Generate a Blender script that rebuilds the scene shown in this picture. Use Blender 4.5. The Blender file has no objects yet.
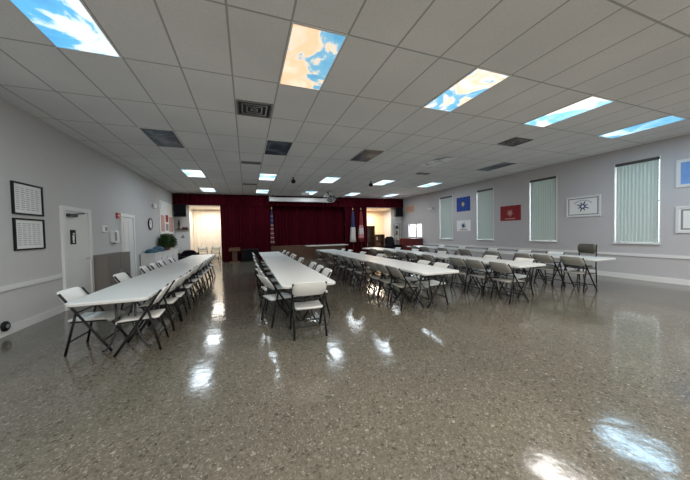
import bpy, bmesh, math, random
from mathutils import Vector, Matrix
random.seed(7)
S = bpy.context.scene
COL = S.collection
PI = math.pi

# ------------------------------------------------------------------ camera, world, lights, exposure
EYE = 1.438
YAW, PITCH, ROLL = 0.34874, -0.02804, -0.02121
def cam_axes():
    M = Matrix.Rotation(0, 3, 'Z')
    def inv(x, y, z):
        c, s = math.cos(-ROLL), math.sin(-ROLL); x, z = c*x+s*z, -s*x+c*z
        c, s = math.cos(-PITCH), math.sin(-PITCH); y, z = c*y+s*z, -s*y+c*z
        c, s = math.cos(-YAW), math.sin(-YAW); x, y = c*x-s*y, s*x+c*y
        return Vector((x, y, z))
    return inv(1, 0, 0), inv(0, 0, 1), -inv(0, 1, 0)
cd = bpy.data.cameras.new('camera'); cam = bpy.data.objects.new('camera', cd); COL.objects.link(cam)
r_, u_, b_ = cam_axes()
cam.matrix_world = Matrix(((r_.x, u_.x, b_.x, 0), (r_.y, u_.y, b_.y, 0), (r_.z, u_.z, b_.z, EYE), (0, 0, 0, 1)))
cd.sensor_width = 36; cd.lens = 36*269.81/690; cd.clip_start = .05; cd.clip_end = 200
S.camera = cam

w = bpy.data.worlds.new('world'); S.world = w; w.use_nodes = True
bgn = w.node_tree.nodes['Background']
bgn.inputs[0].default_value = (.86, .95, 1, 1); bgn.inputs[1].default_value = 9.0

S.view_settings.view_transform = 'Standard'; S.view_settings.look = 'None'
S.view_settings.gamma = 1; S.view_settings.use_curve_mapping = False
S.view_settings.exposure = 0.0

PANEL_POWER = 1.15          # strength of the lit ceiling panels
def area(name, loc, rot, sx, sy, power, color):
    l = bpy.data.lights.new(name, 'AREA'); l.shape = 'RECTANGLE'; l.size = sx; l.size_y = sy
    l.energy = power; l.color = color
    o = bpy.data.objects.new(name, l); COL.objects.link(o); o.location = loc; o.rotation_euler = rot
    return o
C_ = 3.59
for i in range(5):       # unseen ceiling lamps overhead and behind the camera, added to light the room
    area('ceiling_lamp', (-1.64+2.44*i, -0.2, C_-.03), (0, 0, 0), .58, 1.15, 85, (1, .97, .93))
    area('ceiling_lamp', (-1.64+2.44*i, -3.8, C_-.03), (0, 0, 0), .58, 1.15, 95, (1, .97, .93))
area('side_room_lamp', (-2.0, 17.2, 2.9), (0, 0, 0), 1.3, 1.2, 62, (1, .95, .87))
area('side_room_lamp', (8.3, 17.4, 2.9), (0, 0, 0), 1.4, 1.2, 135, (1, .88, .70))

# ------------------------------------------------------------------ materials
def mat(name, col, rough=.5, metal=0, spec=.5, noise=0, nscale=20, bump=0, trans=0, coat=0):
    m = bpy.data.materials.new(name); m.use_nodes = True
    nt = m.node_tree; b = nt.nodes['Principled BSDF']
    b.inputs['Base Color'].default_value = (*col, 1); b.inputs['Roughness'].default_value = rough
    b.inputs['Metallic'].default_value = metal; b.inputs['Specular IOR Level'].default_value = spec
    if coat: b.inputs['Coat Weight'].default_value = coat
    if noise or bump:
        tc = nt.nodes.new('ShaderNodeTexCoord')
        n = nt.nodes.new('ShaderNodeTexNoise'); n.inputs['Scale'].default_value = nscale; n.inputs['Detail'].default_value = 4
        nt.links.new(tc.outputs['Object'], n.inputs['Vector'])
        if noise:
            mx = nt.nodes.new('ShaderNodeMix'); mx.data_type = 'RGBA'
            mx.inputs[6].default_value = (*[c*(1-noise) for c in col], 1); mx.inputs[7].default_value = (*[min(1, c*(1+noise)) for c in col], 1)
            nt.links.new(n.outputs['Fac'], mx.inputs[0]); nt.links.new(mx.outputs[2], b.inputs['Base Color'])
        if bump:
            bp = nt.nodes.new('ShaderNodeBump'); bp.inputs['Strength'].default_value = bump; bp.inputs['Distance'].default_value = .01
            nt.links.new(n.outputs['Fac'], bp.inputs['Height']); nt.links.new(bp.outputs[0], b.inputs['Normal'])
    return m
M = {}
M['wall_l'] = mat('wall_paint_grey', (.50, .495, .485), .7, noise=.03, nscale=3)
M['wall_r'] = mat('wall_paint_lavender', (.46, .445, .455), .7, noise=.03, nscale=3)
M['wall_b'] = mat('wall_paint_white', (.62, .61, .58), .7, noise=.03, nscale=3)
M['cream'] = mat('cream_paint', (.78, .70, .60), .7, noise=.03, nscale=3)
M['peach'] = mat('peach_paint', (.78, .58, .40), .7, noise=.03, nscale=3)
M['trim'] = mat('white_trim_paint', (.68, .68, .67), .4, noise=.02, nscale=9)
M['door'] = mat('white_door_paint', (.66, .66, .64), .45, noise=.02, nscale=5)
M['plastic'] = mat('white_plastic', (.62, .625, .60), .42, noise=.03, nscale=60)
M['tabletop'] = mat('white_table_plastic', (.54, .55, .53), .38, noise=.03, nscale=80, bump=.05)
M['taupe'] = mat('taupe_plastic', (.30, .295, .265), .45, noise=.05, nscale=60)
M['tube'] = mat('black_steel_tube', (.007, .0075, .008), .45, spec=.3, noise=.1, nscale=40)
M['grey_tube'] = mat('grey_steel_tube', (.05, .053, .056), .38, metal=.5, noise=.1, nscale=40)
M['black'] = mat('black_plastic', (.006, .006, .007), .6, spec=.25, noise=.1, nscale=30)
M['dark_fabric'] = mat('dark_fabric', (.005, .005, .007), .95, spec=.15, noise=.3, nscale=60, bump=.2)
M['curtain'] = mat('maroon_velvet', (.044, .0018, .006), .9, spec=.06, noise=.2, nscale=14)
M['wood'] = mat('brown_wood', (.075, .032, .013), .6, noise=.35, nscale=9)
M['dark_wood'] = mat('dark_wood', (.10, .045, .02), .45, noise=.35, nscale=9)
M['maroon'] = mat('maroon_lacquer', (.10, .012, .016), .4, noise=.2, nscale=12)
M['cabinet'] = mat('taupe_laminate', (.17, .155, .14), .5, noise=.06, nscale=20)
M['metal'] = mat('brushed_metal', (.55, .55, .55), .3, metal=.9, noise=.05, nscale=40)
M['vent'] = mat('grey_vent_metal', (.20, .20, .19), .5, metal=.2, noise=.08, nscale=40)
M['void'] = mat('duct_dark', (.02, .02, .02), .9, noise=.1, nscale=20)
M['white'] = mat('white_card', (.72, .72, .71), .6, noise=.02, nscale=30)
M['ink'] = mat('grey_ink', (.23, .23, .24), .7, noise=.1, nscale=30)
M['print'] = mat('pale_grey_print', (.40, .40, .40), .7, noise=.1, nscale=30)
M['navy'] = mat('navy_ink', (.03, .05, .16), .6, noise=.1, nscale=30)
M['blue_flag'] = mat('blue_flag_cloth', (.012, .05, .26), .8, noise=.12, nscale=12)
M['pale_blue'] = mat('pale_blue_print', (.16, .30, .60), .7, noise=.12, nscale=7)
M['red_flag'] = mat('red_flag_cloth', (.24, .012, .018), .8, noise=.15, nscale=12)
M['gold'] = mat('yellow_print', (.55, .42, .18), .6, noise=.1, nscale=20)
M['pink'] = mat('pink_print', (.48, .26, .22), .6, noise=.25, nscale=14)
M['blue_cloth'] = mat('blue_cloth', (.02, .07, .11), .85, noise=.3, nscale=14, bump=.3)
M['leaf'] = mat('green_leaf', (.035, .075, .018), .6, noise=.4, nscale=10)
M['pot'] = mat('clay_pot', (.25, .12, .07), .7, noise=.2, nscale=12)
M['olive'] = mat('olive_vinyl', (.085, .080, .062), .55, noise=.12, nscale=30)
M['frame_w'] = mat('silver_frame', (.62, .62, .62), .4, noise=.03, nscale=20)
M['red'] = mat('red_plastic', (.45, .03, .03), .4, noise=.05, nscale=20)
M['book_a'] = mat('book_brown', (.20, .08, .04), .7, noise=.2, nscale=20)
M['book_b'] = mat('book_cream', (.55, .46, .33), .7, noise=.1, nscale=20)
M['book_c'] = mat('book_navy', (.04, .05, .10), .7, noise=.1, nscale=20)
M['rail'] = mat('blind_headrail', (.06, .055, .05), .5, noise=.1, nscale=20)

def nodes_of(name):
    m = bpy.data.materials.new(name); m.use_nodes = True
    return m, m.node_tree, m.node_tree.nodes['Principled BSDF']
def N(nt, t, **kw):
    n = nt.nodes.new(t)
    for k, v in kw.items(): setattr(n, k, v)
    return n
def ramp(nt, stops, interp='LINEAR'):
    r = nt.nodes.new('ShaderNodeValToRGB'); r.color_ramp.interpolation = interp
    e = r.color_ramp.elements
    while len(e) < len(stops): e.new(.5)
    for k, (p, c) in enumerate(stops): e[k].position = p; e[k].color = (*c, 1)
    return r
def mixc(nt, a, b, fac, bt='MIX'):
    m = nt.nodes.new('ShaderNodeMix'); m.data_type = 'RGBA'; m.blend_type = bt
    for v, i in ((fac, 0), (a, 6), (b, 7)):
        if isinstance(v, (int, float)): m.inputs[i].default_value = v
        elif isinstance(v, tuple): m.inputs[i].default_value = (*v, 1)
        else: nt.links.new(v, m.inputs[i])
    return m.outputs[2]

def floor_mat():
    m, nt, b = nodes_of('terrazzo_floor')
    tc = N(nt, 'ShaderNodeTexCoord')
    v1 = N(nt, 'ShaderNodeTexVoronoi'); v1.inputs['Scale'].default_value = 50
    v2 = N(nt, 'ShaderNodeTexVoronoi'); v2.inputs['Scale'].default_value = 115
    n1 = N(nt, 'ShaderNodeTexNoise'); n1.inputs['Scale'].default_value = .55; n1.inputs['Detail'].default_value = 3
    n2 = N(nt, 'ShaderNodeTexNoise'); n2.inputs['Scale'].default_value = 16; n2.inputs['Detail'].default_value = 6
    wv = N(nt, 'ShaderNodeTexNoise'); wv.inputs['Scale'].default_value = 5; wv.inputs['Detail'].default_value = 3
    for n in (v1, v2, n1, n2, wv): nt.links.new(tc.outputs['Object'], n.inputs['Vector'])
    r1 = ramp(nt, [(0, (.010, .009, .008)), (.12, (.035, .031, .025)), (.24, (.100, .092, .075)), (.76, (.140, .128, .105)), (.90, (.20, .188, .16)), (1, (.46, .44, .40))])
    nt.links.new(v1.outputs['Color'], r1.inputs[0])
    r2 = ramp(nt, [(0, (.015, .014, .012)), (.2, (.078, .071, .058)), (.78, (.145, .132, .108)), (1, (.46, .44, .40))])
    nt.links.new(v2.outputs['Color'], r2.inputs[0])
    c = mixc(nt, r1.outputs[0], r2.outputs[0], n2.outputs['Fac'])
    r3 = ramp(nt, [(.3, (.80, .82, .78)), (.7, (1.1, 1.06, 1.0))]); nt.links.new(n1.outputs['Fac'], r3.inputs[0])
    c = mixc(nt, c, r3.outputs[0], 1.0, 'MULTIPLY')
    nt.links.new(c, b.inputs['Base Color'])
    b.inputs['Roughness'].default_value = .13; b.inputs['Specular IOR Level'].default_value = .55
    mr = N(nt, 'ShaderNodeMapRange'); mr.inputs[3].default_value = .06; mr.inputs[4].default_value = .17
    nt.links.new(n2.outputs['Fac'], mr.inputs[0]); nt.links.new(mr.outputs[0], b.inputs['Roughness'])
    bp = N(nt, 'ShaderNodeBump'); bp.inputs['Strength'].default_value = .13; bp.inputs['Distance'].default_value = .02
    ad = N(nt, 'ShaderNodeMath', operation='MULTIPLY_ADD'); ad.inputs[1].default_value = .06
    nt.links.new(n2.outputs['Fac'], ad.inputs[0]); nt.links.new(wv.outputs['Fac'], ad.inputs[2])
    nt.links.new(ad.outputs[0], bp.inputs['Height']); nt.links.new(bp.outputs[0], b.inputs['Normal'])
    return m
M['floor'] = floor_mat()

TILE_X, TILE_Y, OX, OY = .61, 1.2024, -3.193*.61, 3.9955
def ceiling_mat():
    m, nt, b = nodes_of('acoustic_ceiling_tile')
    g = N(nt, 'ShaderNodeNewGeometry'); sp = N(nt, 'ShaderNodeSeparateXYZ'); nt.links.new(g.outputs['Position'], sp.inputs[0])
    def dist(out, off, size):
        a = N(nt, 'ShaderNodeMath', operation='SUBTRACT'); nt.links.new(out, a.inputs[0]); a.inputs[1].default_value = off
        p = N(nt, 'ShaderNodeMath', operation='PINGPONG'); nt.links.new(a.outputs[0], p.inputs[0]); p.inputs[1].default_value = size/2
        return p.outputs[0]
    dx, dy = dist(sp.outputs[0], OX, TILE_X), dist(sp.outputs[1], OY, TILE_Y)
    mn = N(nt, 'ShaderNodeMath', operation='MINIMUM'); nt.links.new(dx, mn.inputs[0]); nt.links.new(dy, mn.inputs[1])
    lt = N(nt, 'ShaderNodeMath', operation='LESS_THAN'); nt.links.new(mn.outputs[0], lt.inputs[0]); lt.inputs[1].default_value = .011
    n = N(nt, 'ShaderNodeTexNoise'); n.inputs['Scale'].default_value = 70; nt.links.new(g.outputs['Position'], n.inputs['Vector'])
    n2 = N(nt, 'ShaderNodeTexNoise'); n2.inputs['Scale'].default_value = .8; nt.links.new(g.outputs['Position'], n2.inputs['Vector'])
    r = ramp(nt, [(.3, (.71, .71, .71)), (.7, (.79, .79, .79))]); nt.links.new(n.outputs['Fac'], r.inputs[0])
    r2 = ramp(nt, [(.3, (.93, .93, .93)), (.7, (1.04, 1.03, 1.02))]); nt.links.new(n2.outputs['Fac'], r2.inputs[0])
    c = mixc(nt, r.outputs[0], r2.outputs[0], 1.0, 'MULTIPLY')
    c = mixc(nt, c, (.40, .40, .39), lt.outputs[0])
    nt.links.new(c, b.inputs['Base Color']); b.inputs['Roughness'].default_value = .85; b.inputs['Specular IOR Level'].default_value = .25
    bp = N(nt, 'ShaderNodeBump'); bp.inputs['Strength'].default_value = .25; bp.inputs['Distance'].default_value = .01
    mm = N(nt, 'ShaderNodeMath', operation='MINIMUM'); nt.links.new(mn.outputs[0], mm.inputs[0]); mm.inputs[1].default_value = .02
    mu = N(nt, 'ShaderNodeMath', operation='MULTIPLY'); nt.links.new(mm.outputs[0], mu.inputs[0]); mu.inputs[1].default_value = -40
    nt.links.new(mu.outputs[0], bp.inputs['Height']); nt.links.new(bp.outputs[0], b.inputs['Normal'])
    return m
M['ceiling'] = ceiling_mat()

def panel_mat(name, stops, power, seed, scale=1.5, lit=True):
    m, nt, b = nodes_of(name)
    g = N(nt, 'ShaderNodeNewGeometry')
    mp = N(nt, 'ShaderNodeMapping'); mp.inputs['Location'].default_value = (seed, seed*.7, 0); nt.links.new(g.outputs['Position'], mp.inputs['Vector'])
    n = N(nt, 'ShaderNodeTexNoise'); n.inputs['Scale'].default_value = scale; n.inputs['Detail'].default_value = 6; n.inputs['Roughness'].default_value = .6
    n.inputs['Distortion'].default_value = .5
    nt.links.new(mp.outputs[0], n.inputs['Vector'])
    r = ramp(nt, stops); nt.links.new(n.outputs['Fac'], r.inputs[0])
    if lit:
        b.inputs['Base Color'].default_value = (.3, .3, .3, 1)
        nt.links.new(r.outputs[0], b.inputs['Emission Color']); b.inputs['Emission Strength'].default_value = power
    else:
        nt.links.new(r.outputs[0], b.inputs['Base Color'])
    b.inputs['Roughness'].default_value = .35
    return m
BLUE, SKY = (.05, .36, .74), (.12, .50, .82)
W1 = (1, 1, 1)
M['panel_a'] = panel_mat('lit_blue_cloud_panel', [(.42, BLUE), (.53, (.07, .46, .80)), (.57, (.75, .90, 1)), (.66, W1)], PANEL_POWER, 3.1)
M['panel_b'] = panel_mat('lit_peach_cloud_panel', [(.38, (.05, .32, .55)), (.46, (.14, .42, .62)), (.49, (.85, .70, .52)), (.54, (.92, .55, .30)), (.64, (.95, .75, .55))], PANEL_POWER, 8.3)
M['panel_c'] = panel_mat('lit_peach_blue_panel', [(.36, (.05, .36, .62)), (.46, (.16, .50, .74)), (.49, (.95, .90, .85)), (.52, (.95, .66, .42)), (.62, W1)], PANEL_POWER*1.05, 4.4)
M['panel_d'] = panel_mat('lit_white_cloud_panel', [(.40, (.05, .40, .70)), (.50, (.35, .75, .95)), (.54, W1), (.66, (1, .95, .85))], PANEL_POWER*1.25, 5.7)
M['panel_e'] = panel_mat('lit_sky_panel', [(.38, (.06, .36, .66)), (.50, (.14, .52, .80)), (.57, (.55, .85, 1)), (.66, W1)], PANEL_POWER, 1.9)
M['panel_far'] = panel_mat('lit_pale_sky_panel', [(.36, (.12, .45, .75)), (.45, (.40, .75, .95)), (.52, (.85, .97, 1)), (.6, W1)], PANEL_POWER*1.2, 6.6, 2.2)
M['panel_off'] = panel_mat('unlit_cloud_panel', [(.35, (.008, .016, .032)), (.48, (.02, .045, .08)), (.56, (.08, .12, .16)), (.66, (.22, .25, .28))], 0, 2.2, 3.0, lit=False)

M['panel_torn'] = panel_mat('unlit_pale_cloud_panel', [(.36, (.01, .02, .035)), (.44, (.10, .13, .16)), (.47, (.6, .62, .64)), (.53, (.8, .8, .8))], 0, 7.7, 2.0, lit=False)
def blind_mat():
    m = bpy.data.materials.new('vertical_blind_vinyl'); m.use_nodes = True; nt = m.node_tree
    b = nt.nodes['Principled BSDF']; out = nt.nodes['Material Output']
    b.inputs['Base Color'].default_value = (.50, .57, .53, 1); b.inputs['Roughness'].default_value = .6
    n = N(nt, 'ShaderNodeTexNoise'); n.inputs['Scale'].default_value = 30
    tc = N(nt, 'ShaderNodeTexCoord'); nt.links.new(tc.outputs['Object'], n.inputs['Vector'])
    nt.links.new(mixc(nt, (.41, .465, .435), (.48, .535, .505), n.outputs['Fac']), b.inputs['Base Color'])
    t = N(nt, 'ShaderNodeBsdfTranslucent'); t.inputs[0].default_value = (.62, .78, .72, 1)
    mx = N(nt, 'ShaderNodeMixShader'); mx.inputs[0].default_value = .05
    nt.links.new(b.outputs[0], mx.inputs[1]); nt.links.new(t.outputs[0], mx.inputs[2]); nt.links.new(mx.outputs[0], out.inputs[0])
    return m
M['blind'] = blind_mat()
def glass_mat():
    m, nt, b = nodes_of('window_glass')
    out = nt.nodes['Material Output']
    tr = N(nt, 'ShaderNodeBsdfTransparent'); gl = N(nt, 'ShaderNodeBsdfGlossy'); gl.inputs['Roughness'].default_value = .02
    fr = N(nt, 'ShaderNodeValue'); fr.outputs[0].default_value = .07
    mx = N(nt, 'ShaderNodeMixShader'); nt.links.new(fr.outputs[0], mx.inputs[0]); nt.links.new(tr.outputs[0], mx.inputs[1]); nt.links.new(gl.outputs[0], mx.inputs[2])
    nt.links.new(mx.outputs[0], out.inputs[0])
    return m
M['glass'] = glass_mat()
def zbands(name, stops, noise=0.0):
    m, nt, b = nodes_of(name)
    tc = N(nt, 'ShaderNodeTexCoord'); sp = N(nt, 'ShaderNodeSeparateXYZ'); nt.links.new(tc.outputs['Object'], sp.inputs[0])
    mr = N(nt, 'ShaderNodeMapRange'); mr.inputs[1].default_value = 0; mr.inputs[2].default_value = 3
    nt.links.new(sp.outputs[2], mr.inputs[0])
    r = ramp(nt, stops, 'CONSTANT'); nt.links.new(mr.outputs[0], r.inputs[0]); nt.links.new(r.outputs[0], b.inputs['Base Color'])
    b.inputs['Roughness'].default_value = .8
    return m
DR, DW = (.10, .008, .012), (.28, .25, .24)
RD, WH, NV = (.16, .012, .016), (.50, .48, .45), (.012, .014, .07)
M['us_cloth'] = zbands('striped_flag_cloth', [(0, DR), (.32, DW), (.34, DR), (.40, DW), (.42, DR), (.48, DW), (.50, DR), (.56, DW), (.58, DR), (.63, DW), (.645, NV), (.72, DW), (.73, NV), (.80, DW), (.81, NV)])
M['white_blue_cloth'] = zbands('white_flag_cloth_blue_canton', [(0, WH), (.58, NV)])
M['red_white_cloth'] = zbands('red_flag_cloth_white_disc', [(0, RD), (.36, (.5, .2, .2)), (.44, WH), (.56, (.5, .2, .2)), (.62, RD)])

# ------------------------------------------------------------------ mesh helpers
class MB:
    def __init__(self): self.bm = bmesh.new()
    def poly(self, pts, faces):
        vs = [self.bm.verts.new(p) for p in pts]
        for f in faces:
            try: self.bm.faces.new([vs[i] for i in f])
            except ValueError: pass
        return self
    def box(self, x0, x1, y0, y1, z0, z1):
        p = [(x0, y0, z0), (x1, y0, z0), (x1, y1, z0), (x0, y1, z0), (x0, y0, z1), (x1, y0, z1), (x1, y1, z1), (x0, y1, z1)]
        return self.poly(p, [(3, 2, 1, 0), (4, 5, 6, 7), (0, 1, 5, 4), (1, 2, 6, 5), (2, 3, 7, 6), (3, 0, 4, 7)])
    def tube(self, pts, r, n=8):
        pts = [Vector(p) for p in pts]; rings = []
        rs = r if isinstance(r, (list, tuple)) else [r]*len(pts)
        t0 = (pts[1]-pts[0]).normalized()
        up = Vector((0, 0, 1)) if abs(t0.z) < .9 else Vector((1, 0, 0))
        a = t0.cross(up).normalized()
        for i, p in enumerate(pts):
            t = (pts[min(i+1, len(pts)-1)]-pts[max(i-1, 0)]).normalized()
            a = (a-t*a.dot(t)).normalized(); b = t.cross(a)
            rings.append([self.bm.verts.new(p+(a*math.cos(2*PI*k/n)+b*math.sin(2*PI*k/n))*rs[i]) for k in range(n)])
        for q, s in zip(rings, rings[1:]):
            for k in range(n): self.bm.faces.new([q[k], q[(k+1) % n], s[(k+1) % n], s[k]])
        self.bm.faces.new(rings[0][::-1]); self.bm.faces.new(rings[-1])
        return self
    def lathe(self, prof, n=16, c=(0, 0, 0), fn=None):
        rings = []
        for r, z in prof:
            rings.append([self.bm.verts.new((c[0]+r*(fn(2*PI*k/n, z) if fn else 1)*math.cos(2*PI*k/n), c[1]+r*(fn(2*PI*k/n, z) if fn else 1)*math.sin(2*PI*k/n), c[2]+z)) for k in range(n)])
        for q, s in zip(rings, rings[1:]):
            for k in range(n): self.bm.faces.new([q[k], q[(k+1) % n], s[(k+1) % n], s[k]])
        self.bm.faces.new(rings[0][::-1]); self.bm.faces.new(rings[-1])
        return self
    def loft(self, loops):
        rings = [[self.bm.verts.new(p) for p in l] for l in loops]; n = len(rings[0])
        for q, s in zip(rings, rings[1:]):
            for k in range(n): self.bm.faces.new([q[k], q[(k+1) % n], s[(k+1) % n], s[k]])
        self.bm.faces.new(rings[0][::-1]); self.bm.faces.new(rings[-1])
        return self
    def build(self, name, m, parent=None, smooth=False):
        bmesh.ops.recalc_face_normals(self.bm, faces=self.bm.faces)
        me = bpy.data.meshes.new(name); self.bm.to_mesh(me); self.bm.free()
        me.materials.append(M[m] if isinstance(m, str) else m)
        if smooth:
            for p in me.polygons: p.use_smooth = True
        o = bpy.data.objects.new(name, me); COL.objects.link(o)
        if parent: o.parent = parent
        return o
def rrect(w, d, r, n=5):
    out = []
    for cx, cy, a0 in ((w/2-r, d/2-r, 0), (-w/2+r, d/2-r, 90), (-w/2+r, -d/2+r, 180), (w/2-r, -d/2+r, 270)):
        for k in range(n+1):
            a = math.radians(a0+90*k/n); out.append((cx+r*math.cos(a), cy+r*math.sin(a)))
    return out
def tag(o, label=None, cat=None, group=None, kind=None):
    if label: o['label'] = label
    if cat: o['category'] = cat
    if group: o['group'] = group
    if kind: o['kind'] = kind
    return o
def empty(name, loc=(0, 0, 0), rz=0, label=None, cat=None, group=None):
    o = bpy.data.objects.new(name, None); COL.objects.link(o); o.location = loc; o.rotation_euler = (0, 0, rz); o.empty_display_size = .1
    return tag(o, label, cat, group)
def copy_tree(o, parent=None):
    c = o.copy(); COL.objects.link(c)
    if parent: c.parent = parent
    for ch in list(o.children): copy_tree(ch, c)
    return c
def struct(name, mb, m, parent=None, smooth=False):
    o = mb.build(name, m, parent, smooth)
    if not parent: o['kind'] = 'structure'
    return o
ORD = ['nearest', 'second', 'third', 'fourth', 'fifth', 'sixth', 'seventh', 'eighth', 'ninth', 'tenth', 'eleventh', 'twelfth']

# ------------------------------------------------------------------ the room
XL, XR, Y0, YB, C = -3.441, 9.862, -5.0, 15.85, 3.59
YE = 18.6
struct('floor', MB().box(XL-.2, XR+.2, Y0-.2, YE+.2, -.1, 0), 'floor')
struct('ceiling', MB().box(XL-.2, XR+.2, Y0-.2, 16.4, C, C+.1), 'ceiling')
struct('wall_left', MB().box(XL-.15, XL, Y0, YE, 0, C), 'wall_l')
struct('wall_front', MB().box(XL-.15, XR+.15, Y0-.15, Y0, 0, C), 'wall_b')
WINS = [(3.72, 4.60, .99, 3.18), (6.14, 7.06, .99, 3.18), (8.62, 9.50, .99, 3.18), (11.05, 12.0, .99, 3.18), (13.65, 15.05, 1.05, 1.88)]
wb = MB()
ys = Y0
for a, b, z0, z1 in WINS:
    wb.box(XR, XR+.2, ys, a, 0, C); wb.box(XR, XR+.2, a, b, 0, z0); wb.box(XR, XR+.2, a, b, z1, C); ys = b
wb.box(XR, XR+.2, ys, YE, 0, C)
struct('wall_right', wb, 'wall_r')
# back wall: solid behind the stage, open to a lit side room at either end
bk = MB()
bk.box(XL, -2.76, YB, YB+.15, 0, C); bk.box(-2.76, -1.2, YB, YB+.15, 3.0, C)
bk.box(-1.2, 7.15, 16.4, 16.55, 0, C); bk.box(-1.25, -1.1, YB, YE, 0, C); bk.box(7.05, 7.2, YB, YE, 0, C)
bk.box(7.2, 9.05, YB, YB+.15, 3.0, C); bk.box(9.05, XR, YB, YB+.15, 0, C)
struct('wall_back', bk, 'wall_b')
struct('wall_side_room_left', MB().box(XL, -1.25, YE-.1, YE, 0, 3.0).box(XL, -3.0, YB+.15, YE-.1, 0, 3.0), 'cream')
struct('wall_side_room_right', MB().box(7.2, XR, YE-.1, YE, 0, 3.0), 'peach')
struct('ceiling_side_room_left', MB().box(XL, -1.25, YB+.15, YE, 3.0, 3.1), 'cream')
struct('ceiling_side_room_right', MB().box(7.2, XR, YB+.15, YE, 3.0, 3.1), 'cream')
def folds(x0, x1, y, z0, z1, pitch, amp, th=.02, nz=1, seed=0):
    rnd = random.Random(seed); mb = MB(); n = max(8, int((x1-x0)/pitch*8))
    ph = [rnd.uniform(-.5, .5) for _ in range(n+1)]
    def yy(i, z):
        t = (x1-x0)*i/n/pitch*2*PI
        return y+amp*math.sin(t+.6*math.sin(t*.37+seed))*(1+.25*math.sin(t*.21))
    L = []
    for i in range(n+1):
        x = x0+(x1-x0)*i/n; yv = yy(i, 0)
        L.append([mb.bm.verts.new(p) for p in ((x, yv, z0), (x, yv, z1), (x, yv+th, z1), (x, yv+th, z0))])
    for a, b in zip(L, L[1:]):
        for k in range(4): mb.bm.faces.new([a[k], a[(k+1) % 4], b[(k+1) % 4], b[k]])
    mb.bm.faces.new(L[0]); mb.bm.faces.new(L[-1][::-1])
    return mb
tag(folds(-2.98, -1.27, 18.35, 0.02, 2.95, .26, .012, seed=5).build('accordion_partition', 'cream'),
    'cream pleated accordion partition at the end of the bright left side room', 'partition')
struct('baseboard_left', MB().box(XL, XL+.02, Y0, 6.90, 0, .13).box(XL, XL+.02, 7.92, 9.55, 0, .13).box(XL, XL+.02, 10.56, YB, 0, .13), 'trim')
struct('baseboard_right', MB().box(XR-.02, XR, Y0, YB, 0, .13), 'trim')
struct('trim_1', MB().box(XL, XL+.025, Y0, 6.85, .67, .74).box(XL, XL+.025, 7.95, 9.52, .67, .74), 'trim')
struct('trim_2', MB().box(XR-.025, XR, Y0, YB, .63, .70), 'trim')
struct('baseboard_back', MB().box(9.05, XR-.02, YB-.02, YB, 0, .13).box(XL+.02, -2.76, YB-.02, YB, 0, .13), 'trim')

# doors on the left wall
def door(n, y0, y1, h):
    f = MB(); d = .09
    f.box(XL, XL+.05, y0-d, y0, 0, h+d).box(XL, XL+.05, y1, y1+d, 0, h+d).box(XL, XL+.05, y0, y1, h, h+d)
    fo = struct('door_%d' % n, f, 'trim')
    MB().box(XL, XL+.025, y0+.005, y1-.005, .005, h-.005).build('door_leaf', 'door', fo)
    pm = MB()
    for (a, b, c, e) in ((.12, .46, .15, .45), (.54, .88, .15, .45), (.12, .46, .5, .93), (.54, .88, .5, .93)):
        ya, yb = y0+(y1-y0)*a, y0+(y1-y0)*b
        if n == 2: pm.box(XL+.025, XL+.032, ya, yb, h*c, h*e)
    if n == 2: pm.build('raised_panel', 'door', fo)
    return fo
d1 = door(1, 6.99, 7.86, 2.0)
MB().tube([(XL+.03, 7.74, .98), (XL+.08, 7.74, .98), (XL+.09, 7.66, .98)], .012).lathe([(.028, 0), (.028, .012)], c=(XL+.04, 7.74, .974)).build('handle', 'metal', d1, True)['label'] = 'chrome lever handle'
MB().box(XL+.03, XL+.09, 7.05, 7.32, 1.88, 1.94).tube([(XL+.07, 7.2, 1.93), (XL+.16, 7.4, 1.97), (XL+.06, 7.6, 1.97)], .01).build('door_closer', 'grey_tube', d1)['label'] = 'dark door closer arm'
d2 = door(2, 9.63, 10.46, 2.04)
MB().lathe([(.02, 0), (.03, .02), (.02, .05)], c=(XL+.05, 9.72, .95)).build('handle', 'metal', d2, True)
sg = empty('restroom_sign', (XL+.03, 7.24, 1.46), 0, 'small black restroom sign with pale figure on the near white door', 'sign')
MB().box(0, .008, -.09, .09, -.15, .15).build('plate', 'black', sg)
MB().lathe([(.001, -.02), (.02, -.01), (.02, .01), (.001, .02)], 10, (.012, 0, .07)).box(.008, .012, -.03, .03, -.06, .04).box(.008, .012, -.025, -.005, -.12, -.06).box(.008, .012, .005, .025, -.12, -.06).build('pictogram', 'white', sg)

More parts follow.
